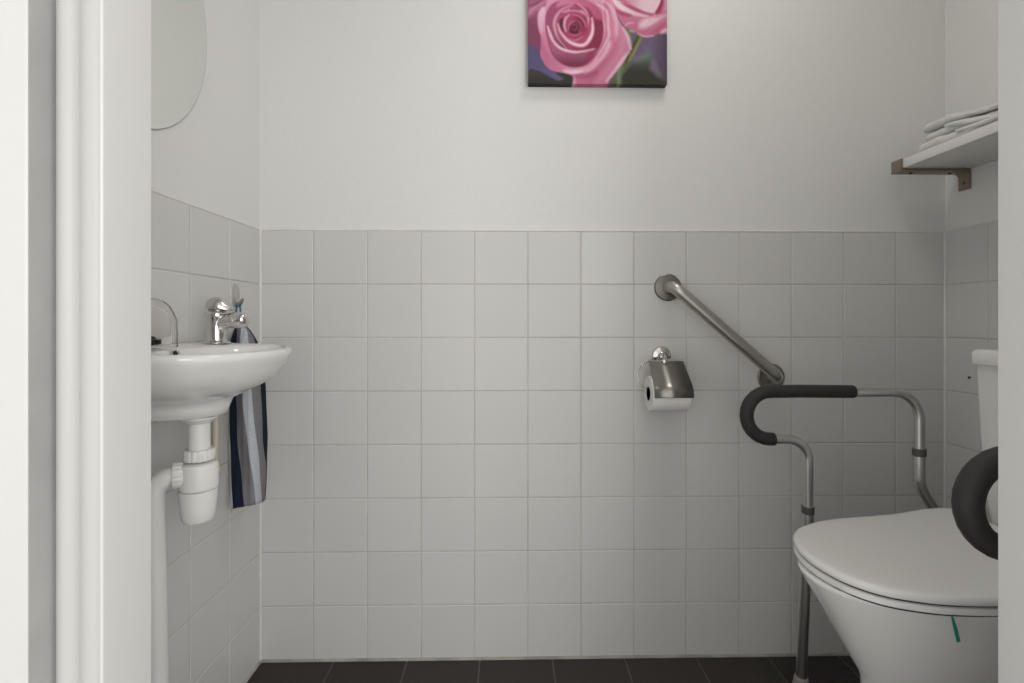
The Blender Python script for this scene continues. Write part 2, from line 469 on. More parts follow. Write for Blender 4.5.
    line([(596, 5), (603, 8), (607, 14), (608, 28), (608.5, 36), (603, 48), (595, 60)], (214, 184, 194), 1.6, 1.2)
    line([(601, 14), (603, 26), (602, 36), (596, 52)], (206, 160, 178), 2.6, 2.0)
    fill([(609, 42), (610, 48), (603, 60), (592, 70), (584, 73), (594, 64), (603, 53)], (212, 184, 192), soft=2.4)
    line([(617, 40), (612, 54), (601, 68), (590, 80)], (168, 86, 116), 5.5, 4, 0.75)
    line([(622, 40), (619, 54), (608, 70), (597, 84)], (196, 134, 156), 5, 4, 0.7)
    line([(623, 28), (628, 38), (630.5, 49)], (212, 182, 192), 2.2, 1.4)
    line([(629, 52.5), (624, 58), (616, 69), (606, 82)], (216, 190, 198), 1.8, 1.6)
    line([(574, 78), (574, 84), (573, 90)], (204, 150, 170), 2, 1.4)
    line([(575, 77), (586, 77), (596, 73)], (148, 76, 104), 2.6, 2.4)
    # outer lower rim of the cup
    fill([(538.2, 14), (544, 8), (545, 18), (543.5, 26), (543, 32), (540, 34), (538, 26)], (206, 168, 184), (198, 150, 172), (0, 1), (8, 32), soft=1.6)
    fill([(541, 38), (544, 48), (551, 60), (562, 66.5), (575, 69), (588, 66), (597, 58), (597, 63), (589, 71), (575, 74.6), (560, 73), (550, 69.5), (544, 62), (541, 50)], (176, 98, 132), (204, 146, 168), (1, 0), (541, 586), soft=1.3)
    line([(564, 72), (572, 73.2), (581, 72)], (220, 190, 202), 2.4, 1.6)
    # hollow of the cup
    fill([(553, 4), (546, 14), (545, 26), (547, 40), (552, 56), (561, 64.5), (572, 68), (584, 66), (593, 58), (600, 46), (603, 34), (602, 20), (597, 9), (586, 3), (568, 0)],
         (150, 74, 106), (130, 48, 74), (1, 0), (552, 598))
    fill([(562, -2), (576, -4), (590, 2), (600, 10), (602, 20), (594, 18), (586, 8), (566, 6), (556, 8)], (188, 112, 142), (170, 84, 116), (1, 0), (560, 600), soft=1.6)
    fill([(547, 30), (549, 44), (554, 56), (559, 60), (557, 48), (552, 38)], (104, 54, 78), soft=1.6)
    # front inner petal
    fill([(547, 27), (551, 38), (556, 46), (564, 50.5), (575, 53), (586, 51.5), (595, 49), (597, 50), (593, 58), (584, 65.5), (572, 67.6), (561, 64), (553, 55), (548, 42)], (160, 86, 118), (112, 54, 74), (0, 1), (50, 68), soft=0.9)
    fill([(588, 53), (596, 49), (592, 59), (585, 65)], (138, 52, 80), soft=2, alpha=0.7)
    line([(547.6, 27.5), (550.5, 36), (554, 43.5), (560, 49), (567, 51.6), (575, 52.8), (585, 51.6), (593.5, 49.6)], (222, 196, 206), 1.9, 1.0)
    fill([(546.8, 27), (550, 33), (553, 42), (551, 41), (548, 34)], (206, 164, 182), soft=1)
    # next whorl
    fill([(569, 6), (560, 11), (554.5, 20), (554, 30), (557, 40), (563, 47), (570, 50), (580, 50.5), (588, 47), (592, 38), (591, 24), (587, 12), (579, 6)], (158, 76, 106), (146, 50, 78), (1, 0), (556, 590))
    fill([(556, 32), (560, 40), (567, 48.5), (562, 47.5), (557, 41)], (96, 46, 64), soft=1.2)
    line([(572, 6), (562, 10), (556, 17), (553.8, 25), (555.4, 33), (559, 41), (566, 49)], (208, 160, 180), 1.7, 1.1)
    line([(578, 5), (585, 11), (588, 20), (588.5, 30)], (206, 158, 176), 1.7, 1.2)
    fill([(566, 9), (576, 8), (586, 14), (586, 17), (574, 13), (563, 14)], (176, 96, 128), soft=1.6)
    line([(562, 13), (570, 10.8), (579, 11), (585, 15)], (204, 146, 170), 1.2, 1.1)
    line([(570, 10), (575, 9.6), (580, 10.2)], (118, 50, 74), 1.1, 1.0)
    # bright crescent
    fill([(557, 24), (561, 34), (567, 41), (575, 45), (584, 45.5), (590, 39), (593, 30), (592, 18), (589, 22), (587, 32), (583, 37), (572, 37), (563, 31), (560, 24)], (152, 58, 88), (166, 70, 100), (1, 0), (558, 590))
    fill([(559.5, 21), (563, 20), (563, 31), (560.5, 28)], (78, 40, 52), soft=1.4)
    line([(557.4, 25), (560, 32.5), (565, 39), (571, 43.6), (578, 46), (584, 45.4), (589, 40.5), (592, 33), (592.4, 25), (591.6, 18.5)], (222, 192, 204), 2.6, 1.1)
    fill([(587.4, 40), (591, 33), (591.8, 24), (593.4, 28), (592.4, 36), (588.6, 42.4)], (216, 180, 194), soft=1)
    line([(567, 39.5), (574, 41.2), (580, 38.5), (585, 31)], (190, 110, 138), 1.3, 1.1)
    # heart
    fill([(563.5, 24), (565, 17), (571, 14.6), (579, 15.6), (585, 22), (586, 29), (582, 36), (574, 39.6), (567, 36), (564, 30)], (158, 70, 100), (140, 52, 80), (1, 0), (564, 586))
    line([(569, 15.6), (565.2, 19.5), (563.8, 26), (565.6, 32)], (210, 166, 184), 1.7, 1.0)
    line([(572, 15.4), (579, 17), (584, 22.5), (585.6, 28)], (190, 116, 144), 1.0, 1.0)
    line([(575, 18), (580, 21), (583, 27)], (104, 42, 62), 1.0, 1.0)
    fill([(567.5, 28), (569, 23), (574, 20.8), (579, 22.6), (581, 28), (578.6, 33), (574, 34.8), (569.4, 33)], (112, 44, 66), (88, 40, 52), (0, 1), (21, 34))
    line([(568.4, 30.5), (568.6, 26), (571, 23), (574, 21.9)], (196, 124, 150), 1.1, 0.9)
    line([(574, 21.4), (579, 23.6), (580.4, 28), (578.6, 32)], (160, 80, 108), 0.9, 0.9)
    line([(571, 27), (573, 25), (576.4, 26), (576.6, 29.4), (574, 31), (572, 29.6)], (150, 66, 92), 0.9, 0.9)
    line([(570, 35), (576, 36.2), (581, 33)], (176, 92, 120), 1.0, 1.0)
    rs = np.random.RandomState(3)
    img *= (1 + 0.02 * rs.randn(n, n))[..., None]
    grey = img.mean(2, keepdims=True)
    img = grey + (img - grey) * 0.93
    img = (img - 110) * 1.06 + 108
    return n, np.clip(img, 0, 255)


n, img = paint()
CANV = thing('canvas_picture', ((CX0 + CX1) / 2, PB, Z0), 'square canvas print of pink roses hanging on the white back wall', 'picture')
me = bpy.data.meshes.new('printed_canvas')
o0 = WL[CANV.name]
gx = np.linspace(CX0, CX1, n); gz = np.linspace(Z1, Z0, n)
XX, ZZ = np.meshgrid(gx, gz)
vs = np.stack([XX - o0.x, np.full_like(XX, CY) - o0.y, ZZ - o0.z], -1).reshape(-1, 3)
I = np.arange(n * n).reshape(n, n)
fs = np.stack([I[:-1, :-1], I[1:, :-1], I[1:, 1:], I[:-1, 1:]], -1).reshape(-1, 4)
# wrapped sides carry the print round to the back
loop = list(I[0, :]) + list(I[1:, -1]) + list(I[-1, -2::-1]) + list(I[-2:0:-1, 0])
back = [(vs[i][0], PB - 0.001 - o0.y, vs[i][2]) for i in loop]
allv = [tuple(p) for p in vs] + back
L = len(loop); fl = [tuple(int(a) for a in f) for f in fs]
for i in range(L):
    j = (i + 1) % L
    fl.append((int(loop[i]), int(loop[j]), n * n + j, n * n + i))
me.from_pydata(allv, [], fl)
lc = np.vectorize(lambda x: x / 12.92 if x <= 0.04045 else ((x + 0.055) / 1.055) ** 2.4)(img / 255.0)
lc = np.clip(lc * 1.22, 0, 0.85)
cols = np.concatenate([lc.reshape(-1, 3), lc.reshape(-1, 3)[loop]], 0)
ca = me.color_attributes.new('print', 'FLOAT_COLOR', 'POINT')
ca.data.foreach_set('color', np.concatenate([cols, np.ones((len(cols), 1))], 1).astype(np.float32).ravel())
mp = mat('rose_print', (0.5, 0.3, 0.4), 0.7, spec=0.25, bump=0.15, bscale=700)
at_n = mp.node_tree.nodes.new('ShaderNodeAttribute'); at_n.attribute_name = 'print'
mp.node_tree.links.new(at_n.outputs['Color'], mp.node_tree.nodes['Principled BSDF'].inputs['Base Color'])
me.materials.append(mp)
po = bpy.data.objects.new('printed_canvas', me); COL.objects.link(po); po.parent = CANV
st = MB()
for b in ((CX0 + .002, CX1 - .002, Z0 + .002, Z0 + .03), (CX0 + .002, CX1 - .002, Z1 - .03, Z1 - .002), (CX0 + .002, CX0 + .03, Z0 + .03, Z1 - .03), (CX1 - .03, CX1 - .002, Z0 + .03, Z1 - .03)):
    st.box(b[0], b[1], CY + 0.003, PB - 0.0015, b[2], b[3])
st.build('stretcher_frame', mat('pine_wood', (0.5, 0.36, 0.2), 0.7), CANV, smooth=None)

# ------------------------------------------------------------------ oval mirror on the left wall
MC = (0.893, 1.595); MR = (0.239, 0.274)


def mring(k, x):
    return [Vector((x, MC[0] + MR[0] * k * math.cos(2 * PI * j / 96), MC[1] + MR[1] * k * math.sin(2 * PI * j / 96))) for j in range(96)]


PXL = XL - 0.004
MIR = thing('wall_mirror', (PXL, MC[0], MC[1] - MR[1]), 'large oval mirror without a frame on the left wall above the wash basin', 'mirror')
MB().loft([mring(1.0, PXL + 0.0005), mring(1.0, PXL + 0.004)]).build('backing', M['mirroredge'], MIR)
MB().loft([mring(0.90, PXL + 0.0062), mring(0.5, PXL + 0.0062), mring(0.02, PXL + 0.0062)], True, False, True).build('mirror_glass', M['mirror'], MIR)
MB().loft([mring(0.997, PXL + 0.0042), mring(0.90, PXL + 0.0062)], True, False, False).build('bevelled_edge', M['mirror'], MIR)

# ------------------------------------------------------------------ wash basin
BY = 0.905


def dshape(p, w, z, c=0.45, nf=2.3, nb=7, N=72, x0=XL, yc=BY, tilt=0.0, pt=0.29):
    out = []; cx = p * c
    for j in range(N):
        a = 2 * PI * j / N; ca, sa = math.cos(a), math.sin(a)
        e = nf if ca >= 0 else nb
        x = cx + ((p - cx) if ca >= 0 else cx) * math.copysign(abs(ca) ** (2 / e), ca)
        y = w * math.copysign(abs(sa) ** (2 / e), sa)
        out.append(Vector((x0 + x, yc + y, z + tilt * (1 - x / pt))))
    return out


def oval(cx, rx, ry, z, N=72, tilt=0.0, e=2.3):
    return [Vector((XL + cx + rx * math.copysign(abs(math.cos(2 * PI * j / N)) ** (2 / e), math.cos(2 * PI * j / N)), BY + ry * math.copysign(abs(math.sin(2 * PI * j / N)) ** (2 / e), math.sin(2 * PI * j / N)), z + tilt * (1 - (cx + rx * math.cos(2 * PI * j / N)) / 0.29))) for j in range(N)]


BAS = thing('wash_basin', (XL, BY, 0.7845), 'small white ceramic wash basin mounted on the tiled left wall', 'wash basin')
TB = 0.008
rings = [dshape(0.164, 0.060, 0.7845), dshape(0.1695, 0.064, 0.7862), dshape(0.1735, 0.067, 0.800), dshape(0.178, 0.0715, 0.8125),
         dshape(0.192, 0.098, 0.820), dshape(0.211, 0.122, 0.829), dshape(0.231, 0.143, 0.840), dshape(0.247, 0.159, 0.853), dshape(0.257, 0.171, 0.868, tilt=TB * .4),
         dshape(0.264, 0.178, 0.881, tilt=TB * .8), dshape(0.2685, 0.182, 0.889, tilt=TB), dshape(0.2700, 0.1835, 0.895, tilt=TB), dshape(0.2690, 0.1825, 0.900, tilt=TB), dshape(0.2650, 0.178, 0.9030, tilt=TB), dshape(0.258, 0.171, 0.9030, tilt=TB),
         oval(0.171, 0.084, 0.149, 0.8995, tilt=TB), oval(0.171, 0.080, 0.144, 0.896, tilt=TB), oval(0.171, 0.076, 0.138, 0.885, tilt=TB), oval(0.170, 0.069, 0.124, 0.866), oval(0.170, 0.058, 0.100, 0.848), oval(0.172, 0.042, 0.064, 0.838, e=2), oval(0.17, 0.022, 0.024, 0.834, e=2)]
MB().loft(rings).build('bowl', M['ceramic'], BAS, smooth=60)
# overflow hole with its chrome ring in the bowl's wall side
ov = Vector((XL + 0.0955, 0.885, 0.8955)); ax = Vector((1, 0, 0.18)).normalized()
OVR = MB().lathe([(0.0105, 0.0), (0.0115, 0.002), (0.0095, 0.0032), (0.0075, 0.002), (0.007, 0.001)], ov, ax, 24)
ovr = OVR.build('overflow_ring', M['chrome'], BAS)
MB().lathe([(0.0072, 0.0012), (0.007, 0.0016), (0.0, 0.0018)], ov, ax, 24).build('overflow_hole', M['gap'], ovr)
MB().lathe([(0.0265, 0.0), (0.0265, -0.0025)], (at(199.5, 470, 0.9).x, 0.90, 0.7847), n=28).build('waste_gap_disc', M['gap'], BAS)  # dark disc filling the gap line between basin neck and trap flange
MB().lathe([(0.021, 0.0), (0.021, 0.002), (0.016, 0.003), (0.0, 0.0022)], (XL + 0.17, BY, 0.8342), (0, 0, 1), 28).build('drain', M['chrome'], BAS)

# ------------------------------------------------------------------ tap
tx, ty, tz = -0.632, 1.058, 0.9085
TAP = thing('basin_tap', (tx, ty, tz), 'chrome mixer tap with domed cap on the far corner of the wash basin', 'tap')
MB().lathe([(0.027, 0.0), (0.027, 0.003), (0.024, 0.005), (0.0205, 0.006), (0.019, 0.012), (0.0188, 0.045), (0.0205, 0.056), (0.0215, 0.062), (0.0205, 0.067), (0.017, 0.070)], (tx, ty, tz), (0, 0, 1), 36).build('body', M['chrome'], TAP)
sp = fillet([(tx + .004, ty, tz + .006), (tx + .006, ty, tz + .048), (tx + 0.052, ty - .004, tz + 0.050)], [0.026], 10)
SPT = MB().tube(sp, [0.0150] * (len(sp) - 4) + [0.0155, 0.016, 0.0163, 0.0163], 24)
spt = SPT.build('spout', M['chrome'], TAP)
se = Vector((tx + 0.050, ty - .004, tz + 0.050))
MB().lathe([(0.0155, -0.012), (0.0172, -0.010), (0.0172, -0.004), (0.016, -0.003), (0.016, 0.002), (0.0172, 0.003), (0.0172, 0.010), (0.0155, 0.015), (0.011, 0.019), (0.005, 0.021), (0.0, 0.0215)], se, (1, -0.08, 0.02), 30).build('spout_cap', M['chrome'], spt)
# domed lever cap, overhanging towards the spout
dm = MB()
dring = []
for r, h in ((0.0180, -0.0015), (0.0232, 0.0), (0.0243, 0.0035), (0.0234, 0.0095), (0.0205, 0.0165), (0.0150, 0.0220), (0.0078, 0.0252), (0.0008, 0.0262)):
    rr = []
    for j in range(36):
        a = 2 * PI * j / 36
        lip = max(0.0, math.cos(a)) ** 3 * max(0, (0.012 - h)) * 0.95
        rr.append(Vector((tx + 0.004 + (r + lip) * math.cos(a), ty + r * math.sin(a), tz + 0.074 + h + 0.10 * r * -math.cos(a) * 0.6)))
    dring.append(rr)
dm.loft(dring).build('lever_cap', M['satin'], TAP)
MB().lathe([(0.0165, 0.0), (0.0165, 0.0065)], (tx + .002, ty, tz + 0.069), (0, 0, 1), 30).build('cartridge_ring', M['steel'], TAP)

# ------------------------------------------------------------------ towel hook, striped towel
hk = Vector((XL, 1.246, 1.022))
HOOK = thing('towel_hook', hk, 'small metal towel hook with oval plate on the left wall behind the tap', 'hook')
pl = MB(); prs = []
for x, k in ((0.0, 1.0), (0.0035, 1.0), (0.0055, 0.82)):
    prs.append([Vector((XL + x + 0.0, hk.y + 0.0145 * k * math.cos(2 * PI * j / 32), hk.z + 0.0 + 0.030 * k * math.sin(2 * PI * j / 32))) for j in range(32)])
pl.loft(prs); pl.build('plate', M['alu'], HOOK)
PRG = MB().tube(cat_rom([(XL + .003, hk.y, hk.z - .020), (XL + .008, hk.y, hk.z - .025), (XL + .013, hk.y, hk.z - .023), (XL + .017, hk.y, hk.z - .016), (XL + .020, hk.y, hk.z - .011)], 6), [0.0042] * 20 + [0.0042, .0040, .0036, .003, .002], 12)
prg = PRG.build('prong', M['steel'], HOOK)
MB().lathe([(0.0, 0), (0.002, 0.0006), (0.0024, 0.003), (0.0015, 0.005), (0, 0.0054)], (XL + .0192, hk.y, hk.z - .0125), (.5, 0, .8), 12).build('prong_tip', M['red'], prg)

TOW = thing('hand_towel', (-0.66, 1.2, 0.50), 'grey navy and pale blue striped hand towel hanging beside the basin', 'towel')
# boundaries of the stripes in the hanging cloth at several heights: photo column, depth
rows = [
    (322, [(236.5, 1.243), (237.5, 1.238), (238.5, 1.236), (239.5, 1.238), (240.5, 1.242), (241.5, 1.245), (242, 1.25)]),
    (331, [(232, 1.235), (233.5, 1.215), (237, 1.212), (241, 1.200), (247, 1.205), (250, 1.225), (251, 1.24)]),
    (345, [(228.5, 1.235), (230.5, 1.205), (236.5, 1.200), (240, 1.182), (249, 1.19), (256, 1.22), (258.5, 1.245)]),
    (372, [(228, 1.225), (229.3, 1.205), (236.5, 1.198), (242, 1.176), (251, 1.18), (260, 1.215), (264, 1.25)]),
    (400, [(228, 1.22), (229.3, 1.195), (236.5, 1.190), (242.6, 1.168), (252, 1.175), (261.5, 1.21), (266.5, 1.255)]),
    (440, [(228.5, 1.215), (230, 1.185), (237.5, 1.180), (247, 1.162), (256.5, 1.176), (263, 1.212), (267.5, 1.255)]),
    (475, [(229.8, 1.21), (231.4, 1.178), (241, 1.172), (252, 1.162), (260, 1.184), (266.2, 1.22), (266.8, 1.255)]),
    (511, [(230.8, 1.20), (232.6, 1.164), (244.5, 1.160), (256, 1.164), (261.8, 1.19), (265.0, 1.22), (265.2, 1.25)]),
]
zt = [0, 0, 0, 0, 0, -2, -6, -13]   # the lower edge runs slanted
NC, NR = 8, 6
grid = []
for (py, cs), z in zip(rows, zt):
    pts = []
    for px, y in cs:
        pts.append(at(px, py + z * len(pts) / 6, y))
    grid.append(cat_rom(pts, NC))
tv = []
for j in range(len(grid[0])):
    colp = cat_rom([r[j] for r in grid], NR)
    tv.append(colp)
# lower edge follows the stripes' slant a little
mtw = MB(); nr = len(tv[0]); nc = len(tv)
vv = []
for j in range(nc):
    for i in range(nr):
        p = tv[j][i].copy()
        p.x = max(p.x, XL + 0.006)
        p.y += 0.0012 * math.sin(i * 0.7 + j * 1.3)
        vv.append(p)
smi = [3, 0, 1, 2, 1, 0]
for j in range(nc - 1):
    s = min(j // NC, 5)
    mtw.f += [(j * nr + i, (j + 1) * nr + i, (j + 1) * nr + i + 1, j * nr + i + 1) for i in range(nr - 1)]
    mtw.m += [smi[s]] * (nr - 1)
mtw.v = [tuple(p) for p in vv]
tw = mtw.build('cloth', [M['navy'], M['greyc'], M['lightc'], M['whitec']], TOW, smooth=80)
sm = tw.modifiers.new('thickness', 'SOLIDIFY'); sm.thickness = 0.0035; sm.offset = 1
MB().tube(cat_rom([at(236, 322, 1.240), at(236.5, 309, 1.243), (XL + .0105, hk.y + .001, hk.z - .0195), at(240.5, 311, 1.247), at(239.5, 322, 1.246)], 6), 0.0021, 8).build('hanging_loop', M['blue'], TOW)

# ------------------------------------------------------------------ soap dispenser (clear, black foot)
sx, sy, sz = -0.6455, 0.880, 0.9093
SOAP = thing('soap_dispenser', (sx, sy, sz), 'clear arched soap dispenser with black foot at the left end of the basin', 'soap dispenser')


def arch(k, rim, zb=0.0):
    out = []
    for r, z in k:
        out.append([Vector((sx + max(r - rim, 0.0004) * math.cos(2 * PI * j / 40), sy + max(r - rim, 0.0004) * 0.52 * math.sin(2 * PI * j / 40), sz + z)) for j in range(40)])
    return out


prf = [(0.049, 0.0006), (0.049, 0.038), (0.048, 0.050), (0.043, 0.062), (0.037, 0.073), (0.028, 0.082), (0.016, 0.0875), (0.004, 0.089), (0.0, 0.0892)]
prin = [(0.038, 0.004), (0.038, 0.038), (0.0365, 0.048), (0.033, 0.058), (0.027, 0.066), (0.018, 0.073), (0.009, 0.0765), (0.0, 0.0775)]
mm = MB(); mm.loft(arch(prf, 0)); mm.build('clear_shell', M['glass'], SOAP, smooth=60)
mi_ = MB(); mi_.loft(arch(prin, 0)[::-1])
# the hollow inside is part of the shell's mesh volume
shell = SOAP.children[0] if SOAP.children else None
bmx = bmesh.new(); bmx.from_mesh(shell.data)
ofs = [bmx.verts.new(Vector(p) - WL[SOAP.name]) for p in mi_.v]
newf = [bmx.faces.new([ofs[i] for i in f]) for f in mi_.f]
bmesh.ops.recalc_face_normals(bmx, faces=newf); bmesh.ops.reverse_faces(bmx, faces=newf)
for f in newf: f.smooth = True
bmx.to_mesh(shell.data); bmx.free()
MB().lathe([(0.0, 0.0045), (0.019, 0.0045), (0.019, 0.0135), (0.012, 0.0135), (0.009, 0.019), (0.004, 0.020), (0.0, 0.020)], (sx, sy, sz), (0, 0, 1), 28).build('foot', M['dark'], SOAP)

# ------------------------------------------------------------------ bottle trap and waste pipe
cx_, cy_ = at(199.5, 470, 0.9).x, 0.90
zz = lambda py: CZ - (py - 320) * 0.868 / F
pr_ = lambda w: w * 0.86 * 0.9 / F / 2
TRAP = thing('bottle_trap', (cx_, cy_, zz(524)), 'white plastic bottle trap under the wash basin', 'siphon')
MB().lathe([(pr_(36), 0.0), (pr_(36), -0.0035), (pr_(31), -0.0065), (pr_(25), -0.012)], (cx_, cy_, 0.7825), n=32).build('flange', M['plastic'], TRAP)
MB().lathe([(pr_(22), 0.0), (pr_(22), zz(455) - 0.774)], (cx_, cy_, 0.7740), n=32).build('inlet_pipe', M['plastic'], TRAP)


def ribbed(r, z0, z1, o, axis, n=48, ribs=16):
    a = Vector(axis).normalized(); u = Vector((1, 0, 0)) if abs(a.x) < .9 else Vector((0, 1, 0))
    u = (u - a * u.dot(a)).normalized(); w = a.cross(u); o = Vector(o); rs = []
    for h, k in ((z0, .86), (z0, .97), (z0 + .0015, 1), (z1 - .0015, 1), (z1, .97), (z1, .8)):
        rs.append([o + a * h + (u * math.cos(2 * PI * j / n) + w * math.sin(2 * PI * j / n)) * r * k * (1.02 if (j % 3) else 0.965) for j in range(n)])
    return rs


MB().loft(ribbed(pr_(31), zz(463), zz(452), (cx_, cy_, 0), (0, 0, 1))).build('union_nut', M['plastic'], TRAP, smooth=30)
MB().lathe([(pr_(32), zz(465)), (pr_(38), zz(466.5)), (pr_(39.5), zz(470)), (pr_(39.5), zz(488)), (pr_(38.6), zz(491.5)), (pr_(36), zz(492.5))][::-1], (cx_ - .001, cy_, 0), n=40).build('trap_body', M['plastic'], TRAP)
MB().lathe([(pr_(37), zz(493)), (pr_(39), zz(493.5)), (pr_(38.5), zz(499)), (pr_(35.5), zz(514)), (pr_(33.5), zz(521)), (pr_(30), zz(524.6)), (pr_(20), zz(525.6)), (0, zz(526))][::-1], (cx_ - .002, cy_, 0), n=40).build('cup', M['plastic'], TRAP)
# outlet heads to the wall, slightly towards the door
od = Vector((-0.86, -0.50, 0.0)).normalized()
oc = Vector((cx_, cy_, zz(476)))
MB().tube([oc + od * 0.015, oc + od * 0.038], 0.0175, 28).build('outlet', M['plastic'], TRAP)
MB().loft(ribbed(0.0230, 0.024, 0.040, oc, od)).build('outlet_nut', M['plastic'], TRAP, smooth=30)
pe = oc + od * 0.068
pp = fillet([oc + od * 0.036, pe, Vector((pe.x + 0.010, pe.y + 0.004, 0.002))], [0.030], 14)
WP = MB().tube(pp, 0.0168, 24).build('waste_pipe', M['plastic'], TRAP)
sup = thing('supply_pipe', (XL, 1.15, 0.60), 'thin cream water supply pipe on the left wall behind the bottle trap', 'pipe')
MB().tube(fillet([(XL - .002, 1.15, 0.60), (-0.676, 1.15, 0.60), at(215.5, 462, 1.13), at(215.5, 415, 1.115)], [0.015, 0.05]), 0.0062, 14).build('hose', M['cream'], sup)
MB().lathe([(0.019, 0.0), (0.019, 0.002), (0.012, 0.008), (0.0085, 0.009)], (XL, 1.15, 0.60), (1, 0, 0), 24).build('wall_rosette', M['plastic'], sup)

# ------------------------------------------------------------------ grab bar on the back wall
GA = at(667.5, 287.5, YB); GB = at(770.5, 377, YB)
GRAB = thing('grab_bar', (GA + GB) / 2, 'brushed steel grab bar slanting down across the tiled back wall', 'grab bar')
so = Vector((0, -0.052, 0))
MB().tube(fillet([GA + Vector((0, -.003, 0)), GA + so, GB + so, GB + Vector((0, -.003, 0))], [0.030, 0.030], 12), 0.0164, 24).build('bar', M['barsteel'], GRAB)
for g in (GA, GB):
    fo = MB().lathe([(0.0385, 0.0), (0.0385, 0.004), (0.036, 0.0062), (0.030, 0.0068), (0.017, 0.0075), (0.0165, 0.0125), (0.0152, 0.0135)], g, (0, -1, 0), 40).build('flange', M['steel'], GRAB, smooth=35)  # darker steel than the bar, dark reflections put into the flange colour

# ------------------------------------------------------------------ toilet roll holder and roll
ya = 1.312
HA = at(661, 355.5, YB)
HOLD = thing('toilet_roll_holder', HA, 'chrome toilet roll holder with cover flap on the tiled back wall', 'toilet roll holder')
MB().lathe([(0.0270, 0.0), (0.0270, 0.005), (0.0250, 0.0095), (0.019, 0.012), (0.011, 0.0145), (0.0085, 0.018)], HA, (0, -1, 0), 36).build('wall_flange', M['chrome'], HOLD)
HC = at(664.5, 361.5, 1.326)
MB().tube([HA + Vector((0, -.014, 0)), HA + Vector((0.002, -.028, -.004)), HC], [0.0075, 0.007, 0.0075], 20).build('post', M['chrome'], HOLD)
MB().lathe([(0.0, -0.008), (0.006, -0.006), (0.0085, 0.0), (0.006, 0.006), (0.0, 0.008)], HC, (0, -1, 0), 20).build('post_knob', M['chrome'], HOLD)
RL = Vector((at(643.5, 394, 1.3595).x, ya, at(643, 393.5, ya).z)); RR = Vector((at(691, 394, 1.27).x, ya, RL.z)); rc = RL.z; RW = RR.x - RL.x
x0c, x1c = at(648.8, 361, 1.333).x, at(683, 361, 1.333).x
# cover: plate hinged on the top bar, curving down over the roll
cv = MB(); prof = []
zc = rc; top = Vector((0, 1.333, at(660, 361, 1.333).z))
R_ = 0.0505
zq = at(675, 386, 1.270).z
pts = [(1.333, top.z), (1.3165, top.z * .738 + zq * .262), (1.300, top.z * .476 + zq * .524), (1.284, top.z * .222 + zq * .778), (1.2715, zq + .0008), (1.2645, zq - .009), (1.2615, zq - .020), (1.2607, at(675, 398, 1.2607).z)]
cl = cat_rom([(0, a, b) for a, b in pts], 4)
rings = []
for q in cl:
    t = min(1.0, max(0.0, (top.z - q.z) / (top.z - zq)))
    xa = x0c + (RL.x + 0.002 - x0c) * t; xb = x1c + (RR.x + 0.0045 - x1c) * t
    rings.append([Vector((xa, q.y, q.z)), Vector((xb, q.y, q.z))])
cv.loft(rings, False, False, False)
co = cv.build('cover_flap', M['flap'], HOLD, smooth=60)
s_ = co.modifiers.new('thickness', 'SOLIDIFY'); s_.thickness = 0.0012; s_.offset = 0
MB().tube([(x0c - .002, 1.334, top.z), (x1c + .001, 1.334, top.z)], 0.0028, 12).build('hinge_bar', M['chrome'], HOLD)
wire = cat_rom([(x0c, 1.334, top.z), at(643, 364.5, 1.325), at(638.6, 370, 1.318), at(637.4, 376, 1.314), at(639.5, 382.5, 1.312), at(644, 387.5, 1.312), (RL.x + .008, ya, rc + .0145), (RL.x + .03, ya, rc + .0145), (RR.x - .012, ya, rc + .0145), (RR.x + .004, ya, rc + .016), (RR.x + .0062, ya, rc + .026), (RR.x + .004, ya, rc + .036)], 6)
MB().tube(wire, 0.0017, 10).build('wire_bail', M['chrome'], HOLD)
ROLL = thing('toilet_roll', (RL.x, ya, rc), 'white toilet paper roll under the chrome cover flap of its holder', 'toilet roll')
rp = 0.0475
MB().lathe([(0.0185, 0.0), (rp - .0015, 0.0), (rp, 0.0015), (rp, RW - .0015), (rp - .0015, RW), (0.0185, RW), (0.0185, 0.0)], (RL.x, ya, rc), (1, 0, 0), 48).build('paper', M['paper'], ROLL)
MB().lathe([(0.0186, 0.0), (0.0186, RW), (0.0172, RW), (0.0172, 0.0), (0.0186, 0.0)], (RL.x, ya, rc), (1, 0, 0), 40).build('core', M['card'], ROLL)

# ------------------------------------------------------------------ toilet
TY = 0.868
TOI = thing('toilet', (0.95, TY, 0), 'white ceramic toilet with closed lid against the right wall', 'toilet')


def skew(r):
    for p in r: p.y -= max(0.0, 0.94 - p.x) * 0.07   # the pan stands a touch askew
    return r


def lid_ring(z, ins, back=0.968, N=41):
    """front-to-hinge outline of lid and seat: blunt tip, widening to the hinge"""
    ctrl = [(0.5225, 0.0), (0.5245, 0.025), (0.531, 0.052), (0.541, 0.075), (0.557, 0.096), (0.578, 0.1135), (0.607, 0.1275), (0.644, 0.140), (0.70, 0.149), (0.76, 0.1535), (0.802, 0.157), (0.853, 0.166), (0.893, 0.175), (0.936, 0.180), (back, 0.179)]
    h = cat_rom([(a, b, 0) for a, b in ctrl], 5)
    cxx = 0.76
    out = []
    pts = [(p.x, p.y) for p in h] + [(back + .010, 0.165), (back + .011, 0.10)]
    full = [(x, TY + y) for x, y in pts] + [(x, TY - y) for x, y in reversed(pts[1:])]
    res = []
    for x, y in full:
        dx, dy = x - cxx, y - TY
        d = math.hypot(dx, dy)
        k = (d - ins) / d
        res.append(Vector((cxx + dx * k, TY + dy * k, z)))
    return skew(res)


